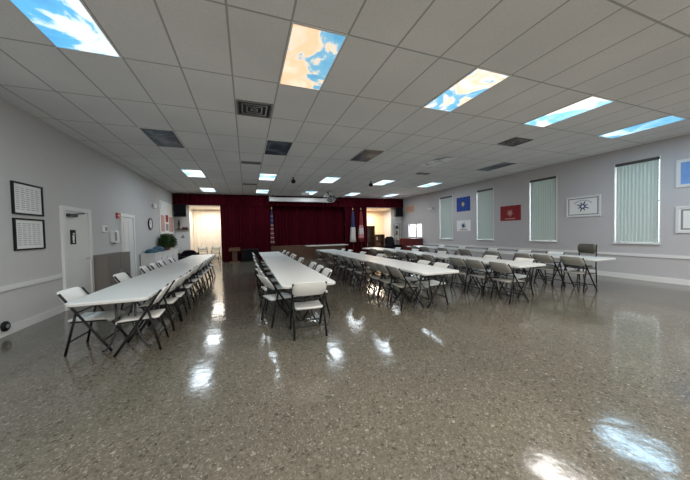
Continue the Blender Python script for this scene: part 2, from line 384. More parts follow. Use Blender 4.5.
# windows with vertical blinds on the right wall
for i, (a, b, z0, z1) in enumerate(WINS):
    f = MB(); fx0, fx1 = XR+.12, XR+.17; t = .04
    f.box(fx0, fx1, a, a+t, z0, z1).box(fx0, fx1, b-t, b, z0, z1).box(fx0, fx1, a+t, b-t, z0, z0+t).box(fx0, fx1, a+t, b-t, z1-t, z1)
    mz = (z0+z1)/2
    if i < 4: f.box(fx0, fx1, a+t, b-t, mz-.02, mz+.02)
    wo = struct('window_%d' % (i+1), f, 'trim')
    if i == 4: MB().box(fx0-.02, fx0, (a+b)/2-.09, (a+b)/2+.09, z0+t, z1-t).build('mullion', 'ink', wo)['label'] = 'dark centre mullion'
    MB().box(XR+.14, XR+.15, a+t, b-t, z0+t, z1-t).build('pane', 'glass', wo)
    MB().box(XR-.05, XR+.12, a-.03, b+.03, z0-.03, z0).build('window_sill', 'trim', wo)
    if i < 4:
        for ya, yb in ((a-.022, a), (b, b+.022)): MB().box(XR-.012, XR+.02, ya, yb, z0, z1+.03).build('casing', 'trim', wo)
        bl = empty('vertical_blind', (XR+.045, (a+b)/2, z1), 0, [
            'wide pale green vertical blind, right of the framed emblem flag', 'pale green vertical blind between the red flag and framed emblem flag',
            'pale green vertical blind between the blue flag and the red flag', 'farthest pale green vertical blind, left of the royal blue flag'][i], 'blind', 'vertical blinds on the right wall')
        wd = b-a
        MB().box(-.05, -.0, -wd/2-.02, wd/2+.02, -.06, .015).build('headrail', 'rail', bl)['label'] = 'dark headrail'
        ns = int(round((wd-.05)/.078))
        for k in range(ns):
            yc = -wd/2+.025+(wd-.05)*(k+.5)/ns
            an = math.radians(-10 if i else -14); hw = .0425
            dx, dy = hw*math.sin(an), hw*math.cos(an)
            lp = []
            for z in (-z1+z0+.03, -.06):
                lp.append([(-.025-dx, yc-dy, z), (-.030, yc, z), (-.025+dx, yc+dy, z), (-.022+dx, yc+dy, z), (-.026, yc, z), (-.022-dx, yc-dy, z)])
            MB().loft(lp).build('slat', 'blind', bl)

# ------------------------------------------------------------------ ceiling fixtures
def panel(col, row, m, label, group, lamp=None):
    x0, y0 = OX+col*TILE_X, OY+row*TILE_Y
    o = empty('ceiling_light', (x0+TILE_X/2, y0+TILE_Y/2, C), 0, label, 'ceiling light', group)
    hx, hy = TILE_X/2, TILE_Y/2
    MB().box(-hx, hx, -hy, -hy+.018, -.012, 0).box(-hx, hx, hy-.018, hy, -.012, 0).box(-hx, -hx+.018, -hy+.018, hy-.018, -.012, 0).box(hx-.018, hx, -hy+.018, hy-.018, -.012, 0).build('frame', 'trim', o)
    MB().box(-hx+.018, hx-.018, -hy+.018, hy-.018, -.008, -.001).build('diffuser', m, o)
    if lamp: area('ceiling_lamp', (x0+hx, y0+hy, C-.014), (0, 0, 0), .56, 1.15, lamp[0], lamp[1])
COLW = ['leftmost', 'second from left', 'middle', 'second from right', 'rightmost']
near_m = ['panel_a', 'panel_b', 'panel_c', 'panel_d', 'panel_e']
near_c = [(36, (.55, .80, 1)), (36, (1, .84, .70)), (36, (.95, .92, .88)), (40, (1, .95, .90)), (36, (.50, .78, 1))]
near_l = ['lit ceiling panel printed with blue sky and white clouds, leftmost of the near row',
          'lit ceiling panel printed with peach and blue clouds, near row, right of the square vent',
          'lit long ceiling panel of peach and blue clouds, middle of the near row',
          'lit mostly white cloud ceiling panel, second from right in the near row',
          'lit blue cloud ceiling panel near the right wall, rightmost of the near row']
for k, c in enumerate((0, 4, 8, 12, 16)):
    panel(c, -1, near_m[k], near_l[k], 'lit cloud ceiling panels', near_c[k])
    panel(c, 2, 'panel_off' if k != 3 else 'panel_torn', ('dark unlit cloud-print ceiling panel, %s of the unlit row' if k != 3 else 'unlit ceiling panel with pale silvery patches, %s of the unlit row') % COLW[k], 'unlit ceiling panels')
    panel(c, 5, 'panel_far', 'small bright ceiling panel beyond the unlit row, %s of its row' % COLW[k], 'lit cloud ceiling panels', (26, (.78, .90, 1)))
    panel(c, 8, 'panel_far', 'bright ceiling panel close to the stage curtain, %s of the farthest row' % COLW[k], 'lit cloud ceiling panels', (26, (.88, .95, 1)))
def vent(col, row, w, d, label, square=False):
    o = empty('ceiling_vent', (OX+(col+.5)*TILE_X, OY+row*TILE_Y, C), 0, label, 'vent', 'ceiling air vents')
    MB().box(-w/2, w/2, -d/2, d/2, -.004, 0).build('duct_shade_sheet', 'void', o)  # near-black sheet paints the shade inside the duct
    f = MB(); t = .03
    f.box(-w/2, w/2, -d/2, -d/2+t, -.02, -.004).box(-w/2, w/2, d/2-t, d/2, -.02, -.004).box(-w/2, -w/2+t, -d/2+t, d/2-t, -.02, -.004).box(w/2-t, w/2, -d/2+t, d/2-t, -.02, -.004)
    f.build('frame', 'vent', o)
    if square:
        for q in (.72, .46, .2):
            s = MB(); a, b = w/2*q, d/2*q; t2 = .022
            s.box(-a, a, -b, -b+t2, -.018, -.006).box(-a, a, b-t2, b, -.018, -.006).box(-a, -a+t2, -b+t2, b-t2, -.018, -.006).box(a-t2, a, -b+t2, b-t2, -.018, -.006)
            s.build('louver_ring', 'metal' if q < .8 else 'vent', o)
    else:
        for k in range(4):
            y = -d/2+t+(d-2*t)*(k+.5)/4
            MB().box(-w/2+t, w/2-t, y-.006, y+.008, -.016, -.008).build('louver', 'vent', o)
vent(3, .78, .57, .55, 'square louvred ceiling vent left of the near peach panel', True)
vent(13, .73, .57, .5, 'square dark ceiling vent below the near white cloud panel', True)
vent(3, 3.83, .56, .22, 'narrow ceiling vent just behind the second unlit panel')
vent(13, 3.8, .5, .22, 'narrow ceiling vent just behind the fourth unlit panel')
vent(3, 6.9, .56, .22, 'narrow ceiling vent between the two far rows of bright panels')
for x, y, l in ((1.75, 10.5, 'small black ball camera hanging from ceiling above the middle table row'), (5.05, 10.5, 'small black ball camera on ceiling beside a bright panel, further right')):
    o = empty('ceiling_camera', (x, y, C), 0, l, 'camera', 'black ceiling cameras')
    MB().lathe([(.05, -.01), (.05, 0)]).tube([(0, 0, -.01), (0, 0, -.06)], .02).build('mount', 'black', o)
    MB().lathe([(.02, -.06), (.07, -.09), (.095, -.14), (.07, -.2), (.02, -.22)]).build('housing', 'black', o, True)

# ------------------------------------------------------------------ stage, curtains
def curtain(name, args, label, **kw):
    return tag(folds(*args, **kw).build(name, 'curtain'), label, 'curtain', 'maroon stage curtains')
curtain('stage_curtain', (-1.28, 1.25, 15.70, 0.01, 3.1, .17, .035), 'maroon velvet curtain left of stage reaching the floor beside bright doorway', seed=1)
curtain('stage_curtain', (1.05, 5.9, 16.15, .74, 3.4, .2, .04), 'wide maroon velvet curtain closing the centre of the stage', seed=2)
curtain('stage_curtain', (5.75, 7.22, 15.70, 0.01, 3.1, .17, .035), 'maroon velvet curtain right of stage behind the two flags', seed=3)
curtain('valance', (XL+.02, 1.25, 15.60, 3.0, 3.57, .22, .03), 'maroon valance along the ceiling above the left doorway', seed=4)
curtain('valance', (5.3, XR-.02, 15.60, 3.0, 3.57, .22, .03), 'maroon valance along the ceiling above the right doorway', seed=6)
curtain('valance', (1.28, 5.27, 15.66, 3.02, 3.57, .22, .03), 'maroon valance behind the white projection screen housing', seed=7)
st = empty('stage', (3.475, 15.95, 0), 0, 'low brown wooden stage platform below the centre curtain', 'stage')
MB().box(-2.4, 2.4, 0, .44, 0, .70).build('front_panel', 'wood', st)
MB().box(-2.4, 2.4, -.02, .44, .70, .735).build('edge_board', 'dark_wood', st)
sh = empty('screen_housing', (2.9, 15.45, 3.22), 0, 'long white rolled projection screen housing below the ceiling over stage', 'projector screen')
MB().loft([[(x, -.07+yy, zz+.13) for yy, zz in rrect(.15, .24, .05)] for x in (-1.7, 1.7)]).build('housing', 'white', sh)
for sx in (-1, 1): MB().box(sx*1.7-.02, sx*1.7+.02, -.15, .02, 0, .26).tube([(sx*1.5, -.07, .25), (sx*1.5, -.07, .36)], .012).build('end_cap', 'grey_tube', sh)
pj = empty('projector', (2.72, 13.0, C), 0, 'white projector hanging on a pole from the ceiling before the stage', 'projector')
MB().tube([(0, 0, 0), (0, 0, -.2)], .025).build('pole', 'white', pj)
MB().loft([[(x, y, z) for x, y in rrect(.36, .30, .04)] for z in (-.32, -.2)]).build('body', 'white', pj)
MB().tube([(.08, .15, -.26), (.08, .19, -.26)], .04).build('lens', 'black', pj)
fn = empty('caged_fan', (4.05, 13.2, 3.28), 0, 'round wire-caged fan hung under the ceiling right of the projector', 'fan')
for yy in (-.08, .08):
    cg = MB()
    for rr in (.30, .2, .1): cg.tube([(rr*math.cos(a*PI/12), yy*(1.0 if rr == .3 else 1.4), rr*math.sin(a*PI/12)) for a in range(25)], .007, 5)
    for a in range(12): cg.tube([(.06*math.cos(a*PI/6), yy*1.4, .06*math.sin(a*PI/6)), (.3*math.cos(a*PI/6), yy, .3*math.sin(a*PI/6))], .005, 5)
    cg.build('guard', 'metal', fn)
for a in range(3):
    an = a*2*PI/3
    p = [(.05, -.02), (.26, -.08), (.28, .05), (.05, .03)]
    MB().loft([[(r*math.cos(an)-t*math.sin(an), dy+t*.4, r*math.sin(an)+t*math.cos(an)) for r, t in p] for dy in (-.005, .005)]).build('blade', 'grey_tube', fn)
MB().tube([(0, -.06, 0), (0, .1, 0)], .06, 12).build('motor', 'grey_tube', fn)
MB().tube([(0, .1, 0), (0, .14, .1), (0, .14, C-3.28)], .018).build('bracket', 'grey_tube', fn)

def flag(x, y, m, label, wf=1.0):
    o = empty('flag_on_pole', (x, y, 0), 0, label, 'flag', 'furled flags beside the stage')
    MB().lathe([(.16, 0), (.16, .03), (.05, .06), (.03, .10)]).build('base', 'metal', o, True)
    MB().tube([(0, 0, .08), (0, 0, 2.8)], .014).build('pole', 'wood', o)
    MB().lathe([(.005, 2.8), (.03, 2.83), (.03, 2.87), (.004, 2.93)], 10).build('finial', 'gold', o, True)
    MB().lathe([(.03*wf, 2.72), (.06*wf, 2.6), (.085*wf, 2.3), (.10*wf, 1.9), (.125*wf, 1.5), (.15*wf, 1.1), (.17*wf, .85), (.12*wf, .84)], 40, fn=lambda a, z: 1+.22*math.sin(5*a+z*1.3)+.1*math.sin(9*a-z)).build('flag_cloth', m, o, True)
flag(1.32, 15.35, 'us_cloth', 'furled striped red, white and navy flag left of the centre stage curtain', .62)
flag(6.12, 15.35, 'white_blue_cloth', 'furled white flag with navy top, right of the stage')
flag(6.66, 15.35, 'red_white_cloth', 'furled red flag with white emblem beside bright right doorway')

# wall speakers
for x, l in ((-3.07, 'large black loudspeaker mounted high in the left back corner'), (9.37, 'black loudspeaker mounted high in the right back corner')):
    o = empty('loudspeaker', (x, 15.5, 2.40), 0, l, 'speaker', 'wall loudspeakers')
    MB().box(-.27, .27, -.18, .03, 0, .6).build('enclosure', 'black', o)
    MB().box(-.24, .24, -.195, -.18, .03, .57).build('grille', 'dark_fabric', o)
    MB().box(-.04, .04, .03, .35, .25, .35).build('bracket', 'grey_tube', o)

# ------------------------------------------------------------------ folding tables
def make_table():
    t = empty('folding_table')
    W, L = .76, 2.44
    lp = []
    for k, z in ((.03, .695), (.008, .70), (0, .708), (0, .734), (.006, .74)):
        lp.append([(x, y, z) for x, y in rrect(W-2*k, L-2*k-.01, .07)])
    MB().loft(lp).build('tabletop', 'tabletop', t)
    for s in (-1, 1):
        yl = s*(L/2-.5)
        for q in (-1, 1):
            MB().tube([(q*.10, yl, .70), (q*.10, yl, .36), (q*.12, yl, .22), (q*.17, yl, .10), (q*.22, yl, .03), (q*.26, yl, .014)], .0135).build('leg', 'grey_tube', t, True)
        MB().tube([(-.10, yl, .36), (.10, yl, .36)], .010).build('leg_crossbar', 'grey_tube', t)
        MB().tube([(-.3, yl, .685), (.3, yl, .685)], .014).build('top_crossbar', 'grey_tube', t)
        MB().tube([(0, yl, .36), (0, yl-s*.42, .685)], .009).build('brace', 'grey_tube', t)
    return t
T0 = make_table()
ROWS = [('leftmost', -1.48, 3.68), ('second', .80, 3.62), ('middle', 3.07, 3.67), ('fourth', 5.12, 3.58), ('rightmost', 7.37, 3.56)]
ROWN = {'leftmost': 'leftmost table row', 'second': 'second table row from left', 'middle': 'middle table row', 'fourth': 'fourth table row from left', 'rightmost': 'rightmost table row'}
first = True
for rn, x, y in ROWS:
    for k in range(3):
        t = T0 if first else copy_tree(T0); first = False
        t.location = (x, y+1.22+2.44*k, 0)
        tag(t, 'long white folding table, %s of the %s' % (['nearest', 'middle one', 'farthest'][k], ROWN[rn]), 'table', 'white folding tables in long rows')
t = copy_tree(T0); t.location = (4.33, 15.0, 0); t.rotation_euler = (0, 0, PI/2)
tag(t, 'white folding table standing crosswise in front of the stage', 'table', 'white folding tables in long rows')

# ------------------------------------------------------------------ folding chairs
def panel_shell(w, h, th, bow, rc, n=12, lower=None):
    """closed curved panel in local x (width) / z (height): returns lofted loops along x"""
    loops = []
    for i in range(n+1):
        u = -1+2*i/n; x = u*w/2
        ex = max(0, abs(x)-(w/2-rc))
        cut = rc-math.sqrt(max(0, rc*rc-ex*ex))
        y = -bow*(1-u*u)
        z0, z1 = cut*.8, h-cut
        e = th*.25
        loops.append([(x, y+th/2-e, z0), (x, y+th/2, z0+e), (x, y+th/2, z1-e), (x, y+th/2-e, z1), (x, y-th/2+e, z1), (x, y-th/2, z1-e), (x, y-th/2, z0+e), (x, y-th/2+e, z0)])
    return loops
def make_chair(shell, name='folding_chair', hgt=.78):
    c = empty(name)
    def post(z): return .24-.51*z/hgt      # y of the main tube at height z
    # backrest leaning along the posts, wrapping over their upper ends
    zb = hgt-.198
    bl = []
    for l in panel_shell(.462, .205, .022, .028, .06):
        bl.append([(x, y+post(zb+z)-.012, zb+z) for x, y, z in l])
    MB().loft(bl).build('backrest', shell, c, True)
    # seat, slightly dished, front edge rolled down
    sl = []
    ny = 10
    for i in range(ny+1):
        v = i/ny; y = -.215+.445*v
        zz = .432-.012*math.sin(PI*v)-(.03*(v-.8)/.2 if v > .8 else 0)
        wv = .204*(1-.06*(1-v))*(1 if .06 < v < .94 else .92)
        sl.append([(-wv, y, zz-.010), (-wv+.01, y, zz-.030), (wv-.01, y, zz-.030), (wv, y, zz-.010), (wv-.01, y, zz), (0, y, zz-.006), (-wv+.01, y, zz)])
    MB().loft(sl).build('seat', shell, c, True)
    r = .0145
    for s in (-1, 1):
        x = s*.224
        MB().tube([(x, post(0), .006), (x, post(.2), .2), (x, post(.45), .45), (x, post(hgt-.05), hgt-.05), (x, post(hgt-.015), hgt-.015)], r).build('front_leg', 'tube', c, True)
        MB().tube([(s*.222, -.23, .006), (s*.21, -.16, .32), (s*.212, post(.53)-.002, .53)], r).build('rear_leg', 'tube', c, True)
        MB().tube([(s*.216, -.17, .408), (s*.214, .2, .396)], .010).build('seat_rail', 'tube', c)
    MB().tube([(-.222, post(.14), .14), (.222, post(.14), .14)], .010).build('front_crossbar', 'tube', c)
    MB().tube([(-.214, -.20, .16), (.214, -.20, .16)], .010).build('rear_crossbar', 'tube', c)
    MB().tube([(-.222, post(.52), .52), (.222, post(.52), .52)], .010).build('back_crossbar', 'tube', c)
    return c
CH = {'white': make_chair('plastic'), 'taupe': make_chair('taupe')}
used = set()
def chair(kind, x, y, rz, label, group):
    c = CH[kind] if kind not in used else copy_tree(CH[kind]); used.add(kind)
    c.location = (x, y, 0); c.rotation_euler = (0, 0, rz)
    return tag(c, label, 'chair', group)
def side(rn, left, kind, xback, yc, turn={}):
    # xback: x of the top of the backrest; the chair faces the table
    word = {'white': 'white plastic', 'taupe': 'grey-beige plastic'}[kind]
    rnd = random.Random(len(rn)*7+left)
    for k, y in enumerate(yc):
        a = rnd.uniform(-.05, .05)
        if k in turn: a = turn[k]
        rz = (-PI/2 if left else PI/2)+a
        x = xback+(.27 if left else -.27)+rnd.uniform(-.015, .015)
        chair(kind, x, y, rz, '%s folding chair, %s along the %s side of the %s' % (word, ORD[k], 'left' if left else 'right', ROWN[rn]),
              '%s folding chairs at the tables' % kind)
side('leftmost', 1, 'white', -2.15, [4.43, 5.9, 7.1, 7.7, 8.35, 9.3])
side('leftmost', 0, 'white', -1.04, [4.2, 4.95, 5.4, 6.25, 7.0, 7.6, 8.3, 8.82, 9.5, 10.2])
side('second', 1, 'white', .20, [4.52, 5.3, 6.2, 7.3, 8.3, 9.4, 10.15], {0: .30, 1: .16})
side('second', 0, 'white', 1.36, [4.66, 5.22, 5.86, 7.15, 8.25, 8.74, 9.7, 10.7])
chair('white', .79, 3.82, -.04, 'white plastic folding chair at the near head of the second table row', 'white folding chairs at the tables')
side('middle', 1, 'taupe', 2.55, [4.43, 4.93, 5.42, 6.35, 6.95, 7.6, 8.7, 10.1])
side('middle', 0, 'white', 3.63, [4.37, 4.95, 7.0, 8.2, 9.4, 10.2])
side('fourth', 1, 'taupe', 4.64, [3.95, 4.57, 5.12, 6.2, 6.95, 7.6, 8.5, 9.6])
side('fourth', 0, 'white', 5.74, [4.22, 5.1, 6.9, 8.3, 9.5])
side('rightmost', 1, 'taupe', 6.86, [3.97, 4.62, 5.12, 6.1, 7.2, 8.3, 9.4, 10.1])
side('rightmost', 0, 'white', 7.96, [4.98, 5.85, 7.0, 8.4, 9.6])
for x, y, rz, w in ((-2.35, 17.2, .3, 'left'), (-1.75, 17.3, -.2, 'right')):
    chair('taupe', x, y, PI+rz, 'grey-beige folding chair in the bright left side room, %s one of two' % w, 'taupe folding chairs at the tables')
# the taller olive chair
oc = empty('padded_chair', (8.14, 4.52, 0), PI/2-.3, 'tall olive grey padded chair with black frame at the near end of rightmost table', 'chair')
MB().loft([[(x, y-.20, z+.76) for x, y, z in l] for l in panel_shell(.46, .25, .045, .02, .05)]).build('backrest', 'olive', oc, True)
MB().loft([[(x, y+.02, z) for x, y in rrect(.44-k, .42-k, .06)] for z, k in ((.42, .02), (.43, 0), (.455, 0), (.465, .03))]).build('seat', 'olive', oc)
for s in (-1, 1):
    MB().tube([(s*.235, -.24, .012), (s*.235, -.22, .45), (s*.235, -.235, 1.0)], .014).build('rear_leg', 'tube', oc, True)
    MB().tube([(s*.2, .24, .012), (s*.2, .2, .42)], .014).build('front_leg', 'tube', oc, True)
    MB().tube([(s*.235, -.22, .40), (s*.2, .2, .41)], .011).build('side_rail', 'tube', oc)

# ------------------------------------------------------------------ things on the left wall
def left_frame(z0, z1, label):
    y0, y1 = 5.75, 6.42
    o = empty('framed_document', (XL, (y0+y1)/2, (z0+z1)/2), 0, label, 'picture frame', 'black framed documents')
    w, h = (y1-y0)/2, (z1-z0)/2
    MB().box(0, .03, -w, w, h-.025, h).box(0, .03, -w, w, -h, -h+.025).box(0, .03, -w, -w+.025, -h+.025, h-.025).box(0, .03, w-.025, w, -h+.025, h-.025).build('frame', 'black', o)
    MB().box(0, .012, -w+.025, w-.025, -h+.025, h-.025).build('paper', 'white', o)
    pr = MB()
    for c in range(5):
        ya = -w+.07+c*(2*w-.14)/5
        for r in range(11):
            za = h-.08-r*(2*h-.14)/11
            pr.box(.012, .0135, ya+.01, ya+random.uniform(.07, .1), za-.014, za)
    pr.build('print', 'print', o)
left_frame(1.84, 2.36, 'black framed sheet of text columns, upper of two on left wall')
left_frame(1.26, 1.78, 'black framed sheet of text columns, lower of two on left wall')
o = empty('thermostat', (XL, 8.64, 1.66), 0, 'small white thermostat on left wall above the dispenser', 'thermostat')
MB().loft([[(d, y, z) for y, z in rrect(.26, .17, .03)] for d in (0, .03)]).build('case', 'white', o)
MB().box(.03, .034, -.02, .1, -.05, .05).build('display', 'ink', o)
o = empty('dispenser', (XL, 9.12, 1.46), 0, 'grey and white hand sanitizer dispenser on the left wall between doors', 'dispenser')
MB().loft([[(d, y, z) for y, z in rrect(.30, .34, .05)] for d in (0, .09)]).build('body', 'white', o)
MB().box(.09, .10, -.13, -.02, -.12, .12).build('window', 'ink', o)
MB().box(.02, .08, -.06, .06, -.2, -.17).build('nozzle', 'ink', o)
o = empty('alarm_box', (XL, 9.40, 2.05), 0, 'small red fire alarm box above left corner of far white door', 'alarm')
MB().box(0, .04, -.06, .06, -.08, .08).build('case', 'red', o); MB().box(.04, .05, -.035, .035, -.02, .02).build('pull', 'white', o)
o = empty('wall_clock', (XL, 12.15, 1.92), 0, 'round black-rimmed wall clock on left wall past the far door', 'clock')
o.rotation_euler = (0, PI/2, 0)
MB().lathe([(.2, 0), (.22, .01), (.22, .04), (.19, .045), (.19, .02), (.01, .02)], 28).build('rim', 'black', o, True)
MB().lathe([(.188, .02), (.188, .026)], 28).build('dial', 'white', o)
MB().box(-.11, 0, -.006, .006, .027, .03).box(-.005, .005, 0, .14, .027, .03).build('hands', 'black', o)
def twin(x, y, z, s, l):
    o = empty('emergency_light', (x, y, z), 0, l, 'emergency light', 'twin-head emergency lights')
    MB().box(0 if s > 0 else -.08, .08 if s > 0 else 0, -.13, .13, -.06, .05).build('case', 'white', o)
    for q in (-1, 1): MB().lathe([(.02, 0), (.05, .03), (.06, .07), (.055, .08)], 14, (s*.06, q*.22, .0)).build('lamp_head', 'white', o, True); 
    MB().tube([(s*.05, -.22, .0), (s*.05, .22, .0)], .012).build('arm', 'white', o)
twin(XL, 12.7, 2.62, 1, 'twin-head emergency light high on the left wall above the clock')
twin(XR, 12.75, 2.66, -1, 'twin-head emergency light high on the right wall near the farthest blind')
o = empty('round_outlet', (XL+.02, 5.47, .15), 0, 'round black outlet cover on the baseboard below the framed sheets', 'outlet')
o.rotation_euler = (0, PI/2, 0)
MB().lathe([(.075, 0), (.075, .02), (.06, .035), (.001, .036)], 20).build('cover', 'black', o, True); MB().lathe([(.03, .036), (.03, .042)], 12).build('cap', 'ink', o)
o = empty('storage_cabinet', (XL+.027, 8.62, 0), 0, 'taupe low storage cabinet against left wall between the two doors', 'cabinet')
MB().box(0, .28, -.64, .64, .05, 1.0).build('body', 'cabinet', o); MB().box(0, .3, -.655, .655, 1.0, 1.025).build('top', 'cabinet', o)
MB().box(0.02, .25, -.62, .62, 0, .05).build('plinth', 'black', o)
for s in (-1, 1):
    d = MB().box(.28, .295, min(s*.005, s*.63), max(s*.005, s*.63), .07, .985).build('door', 'cabinet', o)
    MB().box(.295, .31, s*.05-.008, s*.05+.008, .5, .62).build('handle', 'metal', d)
# white counter with blue cloths, plant, board
o = empty('counter_cabinet', (XL+.027, 12.58, 0), 0, 'long low white cabinet on the left wall past the far door', 'cabinet')
MB().box(0, .42, -1.60, 1.60, .06, .82).build('body', 'trim', o); MB().box(0, .45, -1.63, 1.63, .82, .86).build('top', 'trim', o); MB().box(.02, .38, -1.55, 1.55, 0, .06).build('plinth', 'ink', o)
for k in range(4):
    d = MB().box(.42, .435, -1.58+k*.796, -1.58+k*.796+.78, .09, .80).build('door', 'trim', o); MB().box(.435, .45, -.92+k*.796, -.90+k*.796, .55, .67).build('handle', 'metal', d)
def heap(mb, cx, cy, z0, rx, ry, h, seed, n=20, m=7):
    rnd = random.Random(seed); ph = [rnd.uniform(0, 6.28) for _ in range(4)]; loops = []
    for j in range(m+1):
        t = j/m; rr = math.cos(t*PI/2*.92)**.6; z = z0+h*math.sin(t*PI/2)
        loops.append([(cx+rx*rr*math.cos(a)*(1+.12*math.sin(3*a+ph[0]+t*2)+.07*math.sin(7*a+ph[1])), cy+ry*rr*math.sin(a)*(1+.12*math.sin(2*a+ph[2])+.06*math.sin(5*a+ph[3]+3*t)), z+h*.08*math.sin(4*a+ph[1])*t) for a in [2*PI*k/n for k in range(n)]])
    return mb.loft(loops)
for k, (y, ry, h, l) in enumerate(((11.36, .36, .13, 'blue folded cloth bundle on white cabinet, nearer one'), (12.16, .36, .18, 'taller blue cloth bundle on white cabinet beside the plant'))):
    tag(heap(MB(), XL+.24, y, .862, .18, ry, h, k).build('cloth_bundle', 'blue_cloth', None, True), l, 'cloth', 'blue cloth bundles')
pl = empty('potted_plant', (XL+.26, 13.32, .862), 0, 'round bushy green plant in a pot on the white cabinet', 'plant')
MB().lathe([(.10, 0), (.15, .16), (.16, .2), (.14, .2), (.13, .15)], 16).build('pot', 'pot', pl, True)
fo = MB(); rnd = random.Random(3)
for k in range(2200):
    a, b = rnd.uniform(0, 2*PI), math.acos(rnd.uniform(-.75, 1)); rr = rnd.uniform(.6, 1.0)
    p = Vector((max(-.14, .33*rr*math.sin(b)*math.cos(a)), .60*rr*math.sin(b)*math.sin(a), .33+.34*rr*math.cos(b)))
    d = Vector((rnd.uniform(-1, 1), rnd.uniform(-1, 1), rnd.uniform(-.6, 1))).normalized(); e = d.cross(Vector((rnd.uniform(-1, 1), .3, 1))).normalized()
    n = d.cross(e); L = rnd.uniform(.06, .11)
    fo.poly([p, p+d*L*.5+e*L*.3+n*.008, p+d*L, p+d*L*.5-e*L*.3+n*.008], [(0, 1, 2, 3)])
fo.build('foliage', 'leaf', pl); MB().tube([(0, 0, .15), (.01, .02, .5)], .02).tube([(0, 0, .2), (-.05, .2, .55)], .012).tube([(0, 0, .2), (.05, -.2, .55)], .012).build('stem', 'dark_wood', pl)
bd = empty('notice_board', (XL, 14.1, 2.0), 0, 'cream notice board with pink and dark pictures on left wall above plant', 'notice board')
MB().box(0, .03, -.75, 1.5, -.45, .98).build('board', 'white', bd)
for k, (y0, y1, z0, z1, m) in enumerate(((-.6, -.1, -.35, .35, 'pink'), (.1, .5, -.3, .0, 'ink'), (.1, .5, .08, .4, 'red_flag'), (.65, 1.3, -.35, .35, 'pink'), (-.6, .2, .5, .9, 'white'), (.4, 1.3, .5, .9, 'cream'))):
    MB().box(.03, .04, y0, y1, z0, z1).build('picture', m, bd)
# on the left jamb below the speaker
o = empty('wall_shelf', (-3.08, YB, 1.75), 0, 'small wall shelf under the left loudspeaker beside the bright doorway', 'shelf')
MB().box(-.3, .3, -.16, 0, 0, .03).build('board', 'dark_wood', o)
o = tag(MB().lathe([(.07, 0), (.07, .03), (.035, .08), (.05, .22), (.06, .3), (.03, .36), (.04, .42), (.02, .47)], 14, (-3.22, 15.77, 1.782)).build('figurine', 'dark_wood', None, True), 'dark upright figurine on small shelf under the left loudspeaker', 'figurine')
o = tag(MB().loft([[(x-2.95, y+15.77, z) for x, y in rrect(.26-k, .12-k, .02)] for z, k in ((1.782, 0), (1.86, 0), (1.88, .03))]).build('keepsake_box', 'maroon'), 'dark red box on small shelf under the left loudspeaker', 'box')
o = empty('wall_poster', (-3.08, YB, 1.2), 0, 'pale poster with a dark triangle on the wall below small shelf', 'poster')
MB().box(-.3, .3, -.012, 0, -.45, .45).build('sheet', 'white', o); MB().poly([(-.1, -.014, .12), (.1, -.014, .12), (0, -.014, .32), (-.1, -.012, .12), (.1, -.012, .12), (0, -.012, .32)], [(0, 1, 2), (3, 5, 4), (0, 3, 4, 1), (1, 4, 5, 2), (2, 5, 3, 0)]).build('triangle', 'ink', o)
def armchair(x, y, rz, l, m, w=.62, hb=.82):
    o = empty('armchair', (x, y, 0), rz, l, 'armchair')
    MB().loft([[(a, b, z) for a, b in rrect(w-k, .6-k, .08)] for z, k in ((.18, .02), (.2, 0), (.40, 0), (.44, .05))]).build('seat', m, o)
    MB().loft([[(a, b-.28-z*.08, z) for a, b in rrect(w*q, .14, .06)] for z, q in ((.2, 1), (.5, 1), (hb-.14, .95), (hb-.05, .75), (hb, .45))]).build('backrest', m, o)
    for s in (-1, 1):
        MB().loft([[(a+s*(w/2+.05), b, z) for a, b in rrect(.13-k, .6-k, .04)] for z, k in ((.18, 0), (.57, 0), (.6, .05))]).build('armrest', m, o)
        for q in (-1, 1): MB().tube([(s*(w/2-.05), q*.22, 0), (s*(w/2-.05), q*.22, .18)], .02).build('leg', 'black', o)
armchair(-2.72, 14.9, PI, 'dark armchair in front of the left bright doorway beside the white cabinet', 'dark_fabric', .7, .72)
armchair(8.55, 14.7, PI+.3, 'dark round-backed armchair in front of the right bright doorway', 'dark_fabric', .8, 1.12)
# lectern and black box left of the stage
o = empty('lectern', (-.62, 15.3, 0), 0, 'brown wooden lectern before the left stage curtain', 'lectern')
MB().box(-.25, .25, -.18, .18, 0, .05).build('base', 'dark_wood', o); MB().box(-.12, .12, -.1, .1, .05, .62).build('column', 'wood', o)
MB().loft([[(x, y, z) for x, y, z in l] for l in ([(-.28, -.2, .58), (-.28, .2, .72), (-.28, .2, .76), (-.28, -.2, .62)], [(.28, -.2, .58), (.28, .2, .72), (.28, .2, .76), (.28, -.2, .62)])]).build('reading_top', 'wood', o)
o = empty('speaker_cabinet', (.15, 15.35, 0), 0, 'low black speaker cabinet on floor right of the lectern', 'speaker')
MB().box(-.42, .42, -.2, .2, .03, .66).build('enclosure', 'black', o); MB().box(-.38, .38, -.215, -.2, .07, .62).build('grille', 'dark_fabric', o); MB().box(-.4, .4, -.18, .18, 0, .03).build('plinth', 'black', o)

